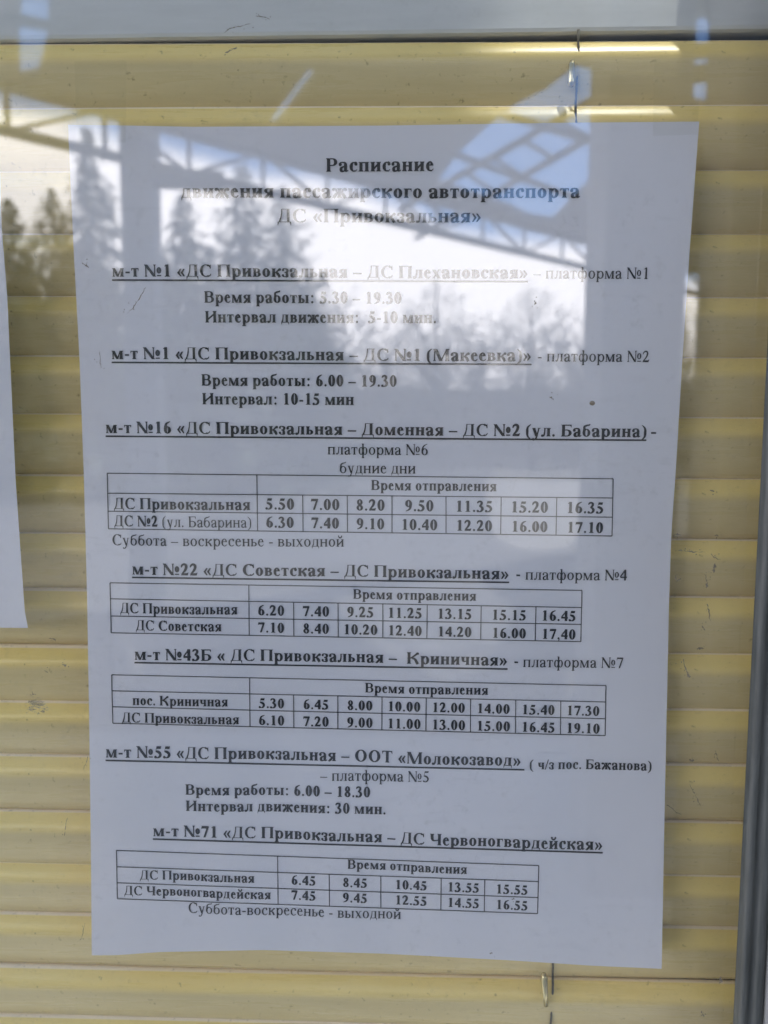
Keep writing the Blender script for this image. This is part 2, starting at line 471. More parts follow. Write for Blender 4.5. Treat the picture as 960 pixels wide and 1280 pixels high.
def bare_tree(px, py, y, r, seed, label):
    rnd = random.Random(seed)
    top = out_y(px, py, y); h = top.z; bx = Vector((top.x, top.y, 0))
    t = empty('bare_tree', bx); tag(t, label, 'tree', 'bare trees far behind the canopy')
    tk = MB()
    tk.tube([bx, bx + Vector((0.1, 0, h * 0.4)), bx + Vector((0, 0, h * 0.85))], [0.22, 0.15, 0.04], 8)
    V, F = [], []
    for k in range(16):
        a = rnd.uniform(0, 6.28); z0 = h * rnd.uniform(0.3, 0.7)
        e = bx + Vector((cos(a) * r * rnd.uniform(0.5, 1), sin(a) * r * rnd.uniform(0.5, 1), min(h, z0 + h * rnd.uniform(0.1, 0.35))))
        tk.tube([bx + Vector((0, 0, z0)), (bx + Vector((0, 0, z0))).lerp(e, 0.5) + Vector((0, 0, 0.2)), e], [0.07, 0.045, 0.015], 6)
    tk.build('trunk', M_BARK, t, True)
    for k in range(2800):
        while True:
            p = Vector((rnd.uniform(-1, 1), rnd.uniform(-1, 1), rnd.uniform(-1, 1)))
            if p.length < 1: break
        c = bx + Vector((p.x * r * (1.25 - 0.25 * p.z), p.y * r, h * 0.5 + (p.z - 0.35 * (1 - p.z * p.z)) * h * 0.5))
        d = Vector((p.x * 0.6 + rnd.gauss(0, 0.5), p.y * 0.6 + rnd.gauss(0, 0.5), 0.5 + rnd.gauss(0, 0.4))).normalized() * rnd.uniform(0.4, 0.9)
        u = d.cross(Vector((rnd.gauss(0, 1), rnd.gauss(0, 1), rnd.gauss(0, 1)))).normalized() * rnd.uniform(0.04, 0.11)
        b = len(V); V += [c, c + u, c + d + u * 0.3, c + d]; F.append((b, b + 1, b + 2, b + 3))
    link_mesh('crown', V, F, M_TWIG, t)
for i, (px, py, y, r) in enumerate([(415, 365, -42, 3.2), (480, 392, -50, 4), (545, 352, -46, 3.0), (600, 385, -52, 4.2), (665, 360, -48, 3.4), (725, 395, -44, 3.4),
                                    (375, 375, -38, 3), (790, 380, -46, 3.6), (860, 370, -50, 3.6)]):
    bare_tree(px, py, y, r, 20 + i, 'bare twiggy tree reflected far behind the timetable headings')

def bush(px, py, y, r, seed):
    rnd = random.Random(seed)
    top = out_y(px, py, y); h = top.z; bx = Vector((top.x, top.y, 0))
    t = empty('bush', bx); tag(t, 'low twiggy bush of the row reflected in front of the far low building', 'bush', 'bushes in front of the far building')
    tk = MB()
    for k in range(7):
        a = k * 0.9; tk.tube([bx, bx + Vector((cos(a) * r * 0.3, sin(a) * r * 0.3, h * 0.5)), bx + Vector((cos(a) * r * 0.6, sin(a) * r * 0.6, h * 0.85))], [0.04, 0.03, 0.01], 5)
    tk.build('stem', M_BARK, t, True)
    V, F = [], []
    for k in range(1300):
        a, q = rnd.uniform(0, 6.28), sqrt(rnd.random())
        zt = h * (1 - 0.55 * q * q) * rnd.uniform(0.75, 1.0)
        c = bx + Vector((cos(a) * q * r, sin(a) * q * r, zt * rnd.random() ** 0.6))
        d = Vector((rnd.gauss(0, 0.6), rnd.gauss(0, 0.6), 0.6 + rnd.gauss(0, 0.3))).normalized() * rnd.uniform(0.2, 0.5)
        u = d.cross(Vector((rnd.gauss(0, 1), rnd.gauss(0, 1), rnd.gauss(0, 1)))).normalized() * rnd.uniform(0.04, 0.1)
        b = len(V); V += [c, c + u, c + d + u * 0.3, c + d]; F.append((b, b + 1, b + 2, b + 3))
    link_mesh('foliage', V, F, M_TWIG, t)
for i, (px, py, y, r) in enumerate([(395, 462, -33, 1.6), (450, 446, -35, 2.0), (508, 468, -32, 1.5), (556, 452, -36, 1.9), (612, 470, -33, 1.5), (668, 448, -36, 2.0), (722, 464, -33, 1.6), (790, 455, -35, 2.0), (862, 450, -34, 1.9)]):
    bush(px, py, y, r, 70 + i)

# a low building far behind the trees
def building(name, x0, x1, y0, y1, h, label):
    b = empty(name, ((x0 + x1) / 2, (y0 + y1) / 2, 0)); tag(b, label, 'building')
    w = MB(); w.box((x0, y0, 0), (x1, y1, h)); w.build('wall', M_BRICK, b)
    r = MB(); r.box((x0 - 0.4, y0 - 0.4, h + 0.003), (x1 + 0.4, y1 + 0.4, h + 0.35)); r.build('roof', M_ROOF, b)
    nw = int((x1 - x0) / 3)
    for i in range(nw):
        for j in range(int(h / 3.3)):
            xx, zz = x0 + (i + 0.5) * (x1 - x0) / nw, 1.1 + j * 3.2
            f = MB(); f.box((xx - 0.7, y1 + 0.002, zz), (xx + 0.7, y1 + 0.06, zz + 1.6)); f.build('window', M_STEEL, b)
building('low_shop', -22, 34, -74, -66, 5.6, 'long low rendered building reflected behind the bare trees')

# ------------------------------------------------------------------ kiosk wall and window
WX0, WX1, WZ0, WZ1 = -0.62, 0.1285, Z0 - 0.62, Z0 + 0.62
kw = MB()
kw.box((-4, -0.012, 0), (WX0 - 0.05, 0.12, 3.0)); kw.box((WX1 + 0.058, -0.012, 0), (4, 0.008, 3.0))
kw.box((WX0 - 0.05, -0.012, 0), (WX1 + 0.058, 0.12, WZ0 - 0.05)); kw.box((WX0 - 0.05, -0.012, WZ1 + 0.05), (WX1 + 0.058, 0.12, 3.0))
kw.box((-4, 0.12, 0), (-3.9, 3, 3.0)); kw.box((3.9, 0.12, 0), (4, 3, 3.0)); kw.box((-4, 3, 0), (4, 3.1, 3.0))
kw.box((-4.1, -0.03, 3.003), (4.1, 3.2, 3.12))
tag(kw.build('kiosk_wall', M_WALL), 'pale clad kiosk wall around the window', 'wall')

win = empty('window', (0, GLASS_Y, WZ0)); tag(win, 'grey framed kiosk window with reflecting, slightly dusty glass', 'window')
fr = MB()
fx = WX1 + 0.0088
fr.box((fx, -0.022, WZ0 - 0.048), (WX1 + 0.056, 0.004, WZ1 + 0.048))
fr.box((WX0 - 0.048, -0.022, WZ0 - 0.048), (WX0 - 0.009, 0.06, WZ1 + 0.048))
fr.box((WX0 - 0.009, -0.022, WZ0 - 0.048), (fx, 0.06, WZ0 - 0.009))
fr.box((WX0 - 0.009, -0.022, WZ1 + 0.009), (fx, 0.06, WZ1 + 0.048))
fr.build('frame', M_FRAME, win)
gk = MB()
prof = [(0.0, -0.0066), (0.0004, -0.009), (0.0016, -0.0108), (0.003, -0.0104), (0.004, -0.0094), (0.0052, -0.0108), (0.0068, -0.0118), (0.0084, -0.0108), (0.0087, -0.0066)]
m_ = len(prof)
for zz in (WZ0 - 0.008, WZ1 + 0.008):
    gk.v += [Vector((WX1 + a, b, zz)) for a, b in prof]
gk.f += [[i, i + 1, i + 1 + m_, i + m_] for i in range(m_ - 1)]
gk.build('rubber_gasket', M_RUBBER, win, True)

gp = MB(); gp.box((WX0 - 0.008, -0.0062, WZ0 - 0.008), (WX1 + 0.008, -0.0022, WZ1 + 0.008))
pane = gp.build('glass_pane', M_GLASS, win)
pane.data.materials.append(M_GLASS_EDGE)
for p in pane.data.polygons:
    if p.normal.y > -0.5: p.material_index = 1

# marks on the glass: smears, scratches, dried drips, glue
mrnd = random.Random(2)
def mark_mesh(strokes, y, name, mat, parent):
    b = MB()
    for pts in strokes:
        pp = [on_plane(x, yy, y) for x, yy, _ in pts]
        ws = [w for _, _, w in pts]
        fine, fw = [], []
        for i in range(len(pp) - 1):
            for k in range(6):
                t = k / 6
                fine.append(pp[i].lerp(pp[i + 1], t) + Vector((mrnd.gauss(0, 1), 0, mrnd.gauss(0, 1))) * 0.00012)
                fw.append((ws[i] + (ws[i + 1] - ws[i]) * t) * mrnd.choice((0.25, 0.6, 0.9, 1.2, 0.8)))
        for q in range(2 + len(pp)):             # crumbs beside the mark
            c = mrnd.choice(fine) + Vector((mrnd.gauss(0, 1), 0, mrnd.gauss(0, 1))) * 0.0009
            r = mrnd.uniform(0.00008, 0.00022)
            n0 = len(b.v)
            b.v += [c + Vector((cos(a) * r * mrnd.uniform(0.6, 1.2), 0, sin(a) * r)) for a in (0, 1, 2, 3, 4, 5)]
            b.f.append(list(range(n0, n0 + 6)))
        pp, ws = fine, fw
        base = len(b.v)
        for i, p in enumerate(pp):
            d = (pp[min(i + 1, len(pp) - 1)] - pp[max(i - 1, 0)]).normalized()
            s = Vector((-d.z, 0, d.x)) * (ws[i] * 0.42 * 0.27 / FPX)
            b.v += [p + s, p - s]
        for i in range(len(pp) - 1):
            b.f.append([base + 2 * i, base + 2 * i + 1, base + 2 * i + 3, base + 2 * i + 2])
    return b.build(name, mat, parent)
SM = -0.0064
mark_mesh([
    [(893, 704, 1.5), (894, 708, 4), (892.5, 713, 3.6), (892, 716, 1)],
    [(882, 718, 1), (883, 725, 2), (884, 733, 3), (883, 735, 1)],
    [(848, 688, 0.6), (860, 689, 1.6), (869, 690, 1.2), (884, 690, 0.5)],
    [(844, 722, 2), (847, 726, 1.6), (852, 723, 0.8)], [(889, 693, 0.8), (893, 697, 1), (902, 700, 1.2)],
    [(885, 756, 1), (886, 766, 1.6), (888, 779, 0.7)], [(877, 782, 1.2), (880, 785, 2.2), (881, 787, 1)],
    [(871, 811, 2), (876, 810, 3), (880, 811, 1)], [(854, 824, 0.8), (856, 832, 1.4), (858, 838, 2.6), (861, 845, 3.4), (863, 847, 1)],
    [(843, 668, 1.6), (847, 668, 3), (851, 669, 1)], [(893, 669, 1), (896, 669, 1.8), (898, 670, 1)], [(888, 613, 1.6), (891, 614, 2), (893, 614, 0.6)],
    [(862, 949, 2), (865, 951, 3.2), (868, 950, 1)], [(894, 938, 0.7), (896, 945, 1.6), (898, 952, 1)], [(862, 980, 0.6), (868, 992, 1.2), (874, 1004, 1.6), (876, 1008, 0.8)],
    [(833, 1005, 0.8), (842, 1012, 1.4), (853, 1020, 0.8)], [(877, 1264, 1.4), (879, 1268, 2.4), (880, 1271, 1)], [(900, 1222, 3), (902, 1226, 4), (900, 1229, 2)],
    [(280, 41, 0.8), (288, 35, 1.8), (300, 33, 1.2), (316, 29, 1)], [(320, 20, 1), (330, 21, 1.6), (338, 25, 1)], [(282, 66, 1.6), (290, 62, 2.2), (298, 59, 0.8)],
    [(62, 797, 1), (67, 799, 2.4), (70, 801, 1)], [(78, 830, 1), (81, 832, 2.4), (83, 831, 1)], [(40, 866, 1), (42, 868, 2), (43, 868, 1)],
    [(56, 838, 0.8), (58, 840, 1.6), (60, 840, 0.6)],
    [(182, 360, 0.6), (175, 372, 1.3), (166, 385, 1), (158, 393, 0.6)], [(124, 440, 0.6), (125.5, 452, 1), (126, 462, 0.5)], [(102, 329, 1), (107, 332, 2), (112, 334, 0.8)],
    [(84, 1022, 0.7), (82, 1034, 1.2), (80, 1046, 0.6)], [(104, 962, 0.8), (108, 952, 1), (110, 944, 0.6)],
    [(668, 377, 1), (670, 379, 2), (668, 380, 1)], [(687, 496, 0.8), (690, 498, 1.6), (693, 500, 0.6)],
    [(612, 1192, 1), (614, 1191, 2), (616, 1192, 1)], [(640, 1124, 1), (642, 1123, 1.6), (644, 1124, 0.8)],
    [(100, 1176, 0.5), (103, 1170, 0.9), (107, 1150, 0.5)]], SM, 'dirt_marks', M_DIRT, pane)
rnd = random.Random(3)
gl_st = []
for i in range(26):
    x, y = 34 + rnd.uniform(0, 20), 876 + rnd.uniform(0, 14)
    gl_st.append([(x, y, 0.6), (x + rnd.uniform(1, 4), y + rnd.uniform(-1, 1), rnd.uniform(1, 2.4)), (x + rnd.uniform(4, 8), y + rnd.uniform(-2, 2), 0.6)])
mark_mesh(gl_st, SM, 'glue_residue', M_GLUE, pane)

sp = empty('dirt_speck', on_plane(740, 504, SM)); tag(sp, 'tiny brown speck of dirt stuck on the glass below the second route heading', 'dirt speck')
b = MB(); c0 = on_plane(740, 504, SM)
for i in range(7):
    a = pi * i / 6
    for j in range(12):
        t_ = 2 * pi * j / 12
        b.v.append(c0 + Vector((cos(t_) * sin(a) * 0.00095, -cos(a) * 0.0005 - 0.0004, sin(t_) * sin(a) * 0.0008)))
for i in range(6):
    for j in range(12):
        b.f.append([i * 12 + j, i * 12 + (j + 1) % 12, (i + 1) * 12 + (j + 1) % 12, (i + 1) * 12 + j])
b.build('grain', M_DIRT, sp, True)

# ------------------------------------------------------------------ the blind behind the glass
BY = 0.02
blind = empty('venetian_blind', (-0.2, BY, Z0 - 0.6)); tag(blind, 'closed cream yellow venetian blind with white headrail behind the window glass', 'window blind')
BX0, BX1 = -0.58, 0.215
# slat profile: rounded lip at the top that turns up to the sky, then a slightly bowed face
def slat_profile():
    pts = [(0.0008, -0.0006), (0.0005, -0.0002), (0.0, 0.0)]
    y = z = 0.0
    for ang, st in ((80, 0.0005), (70, 0.0005), (56, 0.0004), (46, 0.0004)):
        y -= sin(radians(ang)) * st; z -= cos(radians(ang)) * st; pts.append((y, z))
    segs = 25; step = 0.0245 / segs
    for i in range(segs):
        s = (i + 0.5) / segs
        if s < 0.2: ang = 36 - 15 * (s / 0.2) ** 2               # lip turned up to the sky
        elif s < 0.3: ang = 26 - 34 * (s - 0.2) / 0.1
        else: ang = -8 - 14 * (s - 0.3) / 0.7 - 26 * max(0, (s - 0.72) / 0.28) ** 1.5
        y -= sin(radians(ang)) * step; z -= cos(radians(ang)) * step
        pts.append((y, z))
    return pts
PROF = slat_profile()
def slat_mesh(seed):
    me = MB(); n = len(PROF); nx = 48; t = 0.00035
    r_ = random.Random(seed)
    w = [(r_.uniform(3, 9), r_.uniform(0, 6.28), r_.uniform(0.0001, 0.00035)), (r_.uniform(10, 22), r_.uniform(0, 6.28), r_.uniform(0.00005, 0.00018)), (r_.uniform(5, 14), r_.uniform(0, 6.28), r_.uniform(0.005, 0.03))]
    for side in (0, 1):
        for i in range(nx + 1):
            x = BX0 + (BX1 - BX0) * i / nx
            dz = w[0][2] * sin(w[0][0] * x + w[0][1]) + w[1][2] * sin(w[1][0] * x + w[1][1])
            tw = w[2][2] * sin(w[2][0] * x + w[2][1])
            for (y, z) in PROF: me.v.append(Vector((x, y + (t if side else 0) - z * tw + dz * 0.5, z + dz)))
    o = (nx + 1) * n
    for i in range(nx):
        for j in range(n - 1):
            a = i * n + j
            me.f.append([a, a + 1, a + n + 1, a + n]); me.f.append([o + a, o + a + n, o + a + n + 1, o + a + 1])
        a = i * n
        me.f.append([a, a + n, o + a + n, o + a]); a += n - 1
        me.f.append([a, o + a, o + a + n, a + n])
    return me
LIPS = [183.6, 161.8, 139.8, 117.7, 95.6, 74.0, 52.6, 30.0, 7.8, -14.0, -35.9, -57.6, -79.2, -101.8, -123.0, -144.5, -167.0, -187.8]
while len(LIPS) < 37: LIPS.append(LIPS[-1] - 21.8)
rnd = random.Random(11)
for i, z in enumerate(LIPS):
    loc = Vector((0, BY, Z0 + z / 1000))
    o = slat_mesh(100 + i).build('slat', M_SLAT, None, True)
    o.parent = blind; o.matrix_parent_inverse = Matrix.Translation(-blind.location)
    o.location = loc; o.rotation_euler = (radians(rnd.uniform(-2.2, 2.2)), radians(rnd.uniform(-0.12, 0.12)), 0)
hr = MB()
h0, h1 = on_plane(0, 50, 0.017), on_plane(960, 36.5, 0.017)
sl = (h1.z - h0.z) / (h1.x - h0.x)
zl, zr = h0.z + (BX0 - h0.x) * sl, h0.z + (BX1 - h0.x) * sl
nb_ = [(0.0, 0.0015), (0.0004, 0.0004), (0.0015, 0.0), (0.026, 0.0), (0.026, 0.04), (0.0, 0.04)]
for x, zz in ((BX0, zl), (BX1, zr)):
    hr.v += [Vector((x, 0.017 + a, zz + b)) for a, b in nb_]
k = len(nb_)
hr.f += [[i, i + k, (i + 1) % k + k, (i + 1) % k] for i in range(k)] + [list(range(k)), list(range(k, 2 * k))[::-1]]
hr.build('headrail', M_RAIL, blind)
# lift cord in front of the slats
cx_ = 0.0686
lc = MB()
pts = []
for i in range(120):
    z = Z0 + 0.186 - i * 0.0035
    pts.append((cx_ + 0.0002 * sin(i * 0.7) - 0.0000 * i, 0.0165 + 0.0006 * sin(i * 1.9), z))
lc.tube(pts, [0.00042] * len(pts), 8)
lc.build('lift_cord', M_CORD, blind, True)
cl = MB()
q0, q1 = on_plane(680, 1217, 0.013), on_plane(682.5, 1257, 0.013)
cl.tube([q0, q0.lerp(q1, 0.1), q0.lerp(q1, 0.6), q1], [0.0008, 0.0013, 0.0012, 0.0009], 12)
cl.build('cord_clip', M_CLIP, blind, True)
wd = MB()
q0, q1 = on_plane(715, 76, 0.0145), on_plane(714, 108, 0.0145)
wd.tube([q0, q0.lerp(q1, 0.15), q0.lerp(q1, 0.85), q1], [0.0007, 0.0013, 0.0013, 0.0008], 12)
wd.build('cord_clip', M_CLIP, blind, True)

# ------------------------------------------------------------------ sheets of paper behind the glass
def bow(x, z):
    """how far the sheet stands off the glass"""
    t = (0.1485 - (z - Z0)) / 0.297
    t = max(0.0, min(1.0, t))
    b = 0.0055 * max(0.0, sin(pi * min(1, t * 0.93 + 0.02))) ** 1.2
    u = x / 0.105
    b += 0.0010 * sin(5.2 * u + 1.4 * t * 3) * sin(pi * t) + 0.0009 * sin(9 * t + 2.0 * u) * t + 0.0003 * sin(17 * u - 6 * t) * t
    b += 0.0016 * max(0, t - 0.82) / 0.18 * (0.5 + 0.5 * sin(4.0 * u + 1.0))
    return b
def on_sheet(px, py, lift=0.0):
    y = 0.0
    d = ray(px, py)
    for _ in range(8):
        p = CAMP + d * ((y - CAMP.y) / d.y)
        y = bow(p.x, p.z) - lift
    return CAMP + d * ((y - CAMP.y) / d.y)

def interp(tab, t):
    for (a, va), (b, vb) in zip(tab, tab[1:]):
        if t <= b: return va + (vb - va) * (t - a) / (b - a)
    return tab[-1][1]
LEFT = [(156, 85), (300, 91.5), (450, 99.5), (600, 105), (750, 109), (900, 111.5), (1050, 113.5), (1194, 114.8)]
RIGHT = [(152, 874), (300, 863), (440, 853.5), (600, 844), (660, 839.5), (760, 836), (860, 834), (1000, 831), (1211, 827)]
TOPE = [(85, 156), (160, 157), (240, 158.5), (480, 157), (700, 153.5), (874, 152)]
BOTE = [(115, 1194), (145, 1194), (200, 1190), (330, 1187.5), (480, 1192), (640, 1200.5), (740, 1207), (828, 1211)]

def smooth_interp(tab, t):
    h = 14.0
    return (interp(tab, t - h) + interp(tab, t) * 2 + interp(tab, t + h)) / 4 if tab[0][0] + h < t < tab[-1][0] - h else interp(tab, t)

def sheet_mesh(nx, ny):
    V, F = [], []
    for j in range(ny + 1):
        t = j / ny
        for i in range(nx + 1):
            s = i / nx
            # two refinements so that the row follows the top and bottom outlines
            x = 85 + (874 - 85) * s
            for _ in range(3):
                yt, yb_ = interp(TOPE, min(874, max(85, 85 + 789 * s))), interp(BOTE, 115 + 713 * s)
                y = yt + (yb_ - yt) * t
                xl_, xr_ = smooth_interp(LEFT, y), smooth_interp(RIGHT, y)
                x = xl_ + (xr_ - xl_) * s
            V.append((x, y))
    for j in range(ny):
        for i in range(nx):
            a = j * (nx + 1) + i
            F.append((a, a + nx + 1, a + nx + 2, a + 1))
    return V, F
V2, F = sheet_mesh(60, 84)
front = [on_sheet(x, y) for x, y in V2]
sheet = empty('timetable_sheet', (0, 0, Z0 - 0.1485))
tag(sheet, 'white printed bus timetable sheet with four ruled tables, taped inside the window glass', 'timetable')
link_mesh('paper', front, F, M_PAPER, sheet, True)

# the second, cut-off sheet at the left
V, F = [], []
nx, ny = 30, 60
for j in range(ny + 1):
    t = j / ny
    for i in range(nx + 1):
        s = i / nx
        y = 165 + (781 + 4 * s * s - 165) * t
        xr_ = interp([(160, -2.5), (290, 2.5), (370, 9), (600, 19.5), (680, 25), (765, 31), (790, 36)], y)
        x = -640 + (xr_ + 640) * s
        p = on_plane(x, y, 0.0)
        p = on_plane(x, y, 0.0008 + 0.0026 * sin(pi * t) + 0.0007 * sin(7 * t + 3 * s) + 0.002 * max(0, t - 0.8) / 0.2 * s)
        V.append(p)
for j in range(ny):
    for i in range(nx):
        a = j * (nx + 1) + i
        F.append((a, a + nx + 1, a + nx + 2, a + 1))
sh2 = empty('notice_sheet', (-0.2, 0, Z0 - 0.05)); tag(sh2, 'plain white sheet cut off by the left picture edge, behind the glass', 'paper sheet')
link_mesh('paper', V, F, M_PAPER, sh2, True)

# clear tape over the upper corners
def tape(px_pts, label):
    b = MB()
    pp = [on_plane(x, y, -0.0012) for x, y in px_pts]
    b.add(pp + [p + Vector((0, 0.00006, 0)) for p in pp], [(0, 1, 2, 3), (7, 6, 5, 4), (0, 4, 5, 1), (1, 5, 6, 2), (2, 6, 7, 3), (3, 7, 4, 0)])
    o = b.build('clear_tape', M_TAPE); tag(o, label, 'tape', 'clear tape holding up the timetable')
tape([(93, 76), (158, 75), (157, 178), (96, 179)], 'strip of clear tape across the upper left corner of the timetable')
tape([(818, 73), (876, 72), (872, 168), (816, 170)], 'strip of clear tape across the upper right corner of the timetable')

# ------------------------------------------------------------------ a serif letter set drawn stroke by stroke (1000 units per em)
def spline(pts, sub=5):
    out = []
    n = len(pts)
    for i in range(n - 1):
        p0, p1, p2, p3 = pts[max(i - 1, 0)], pts[i], pts[i + 1], pts[min(i + 2, n - 1)]
        for k in range(sub):
            t = k / sub
            out.append(tuple(0.5 * (2 * b + (c - a) * t + (2 * a - 5 * b + 4 * c - d) * t * t + (3 * b - a - 3 * c + d) * t ** 3)
                             for a, b, c, d in zip(p0, p1, p2, p3)))
    out.append(tuple(pts[-1]))
    return out

class Pen:
    def __init__(s, w):
        s.w = w; s.q = []
        s.S = 84 + 78 * w; s.C = 102 + 68 * w; s.H = 40 + 20 * w
        s.xh = 452 + 20 * w; s.cap = 664 + 6 * w; s.sf = 22 + 12 * w; s.ov = 44 - 2 * w
    def poly(s, *p): s.q.append(list(p))
    def rect(s, x0, y0, x1, y1): s.q.append([(x0, y0), (x1, y0), (x1, y1), (x0, y1)])
    def foot(s, x, y, w, l=1, r=1, d=1, ov=None):
        ov = s.ov if ov is None else ov
        a, b = x - w / 2, x + w / 2
        s.rect(a - ov * l, min(y, y + s.sf * d), b + ov * r, max(y, y + s.sf * d))
        t = 42 * d
        if l: s.poly((a, y + s.sf * d), (a - ov * 0.55, y + s.sf * d), (a, y + s.sf * d + t))
        if r: s.poly((b, y + s.sf * d), (b + ov * 0.55, y + s.sf * d), (b, y + s.sf * d + t))
    def stem(s, x, y0, y1, w, bot=(1, 1), top=(1, 1), ov=None):
        s.rect(x - w / 2, y0, x + w / 2, y1)
        if bot: s.foot(x, y0, w, *bot, 1, ov)
        if top: s.foot(x, y1, w, *top, -1, ov)
    def ring(s, cx, cy, rx, ry, tk, th, a0=0, a1=360, tk0=None):
        n = max(8, int(abs(a1 - a0) / 12)); o, i_ = [], []
        for k in range(n + 1):
            a = radians(a0 + (a1 - a0) * k / n)
            o.append((cx + rx * cos(a), cy + ry * sin(a)))
            i_.append((cx + (rx - tk) * cos(a), cy + (ry - th) * sin(a)))
        for k in range(n): s.q.append([o[k], o[k + 1], i_[k + 1], i_[k]])
    def stroke(s, *pts, sub=5):
        p = spline(pts, sub); e = []
        for i in range(len(p)):
            a, b = p[max(i - 1, 0)], p[min(i + 1, len(p) - 1)]
            dx, dy = b[0] - a[0], b[1] - a[1]; l = math.hypot(dx, dy) or 1
            h = p[i][2] / 2
            e.append(((p[i][0] - dy / l * h, p[i][1] + dx / l * h), (p[i][0] + dy / l * h, p[i][1] - dx / l * h)))
        for i in range(len(p) - 1): s.q.append([e[i][0], e[i + 1][0], e[i + 1][1], e[i][1]])
    def dot(s, x, y, r): s.q.append([(x + r * cos(k * pi / 6), y + r * sin(k * pi / 6)) for k in range(12)])
    def diag(s, x0, y0, x1, y1, w): s.poly((x0 - w / 2, y0), (x0 + w / 2, y0), (x1 + w / 2, y1), (x1 - w / 2, y1))

def lerp(a, b, t): return a + (b - a) * t

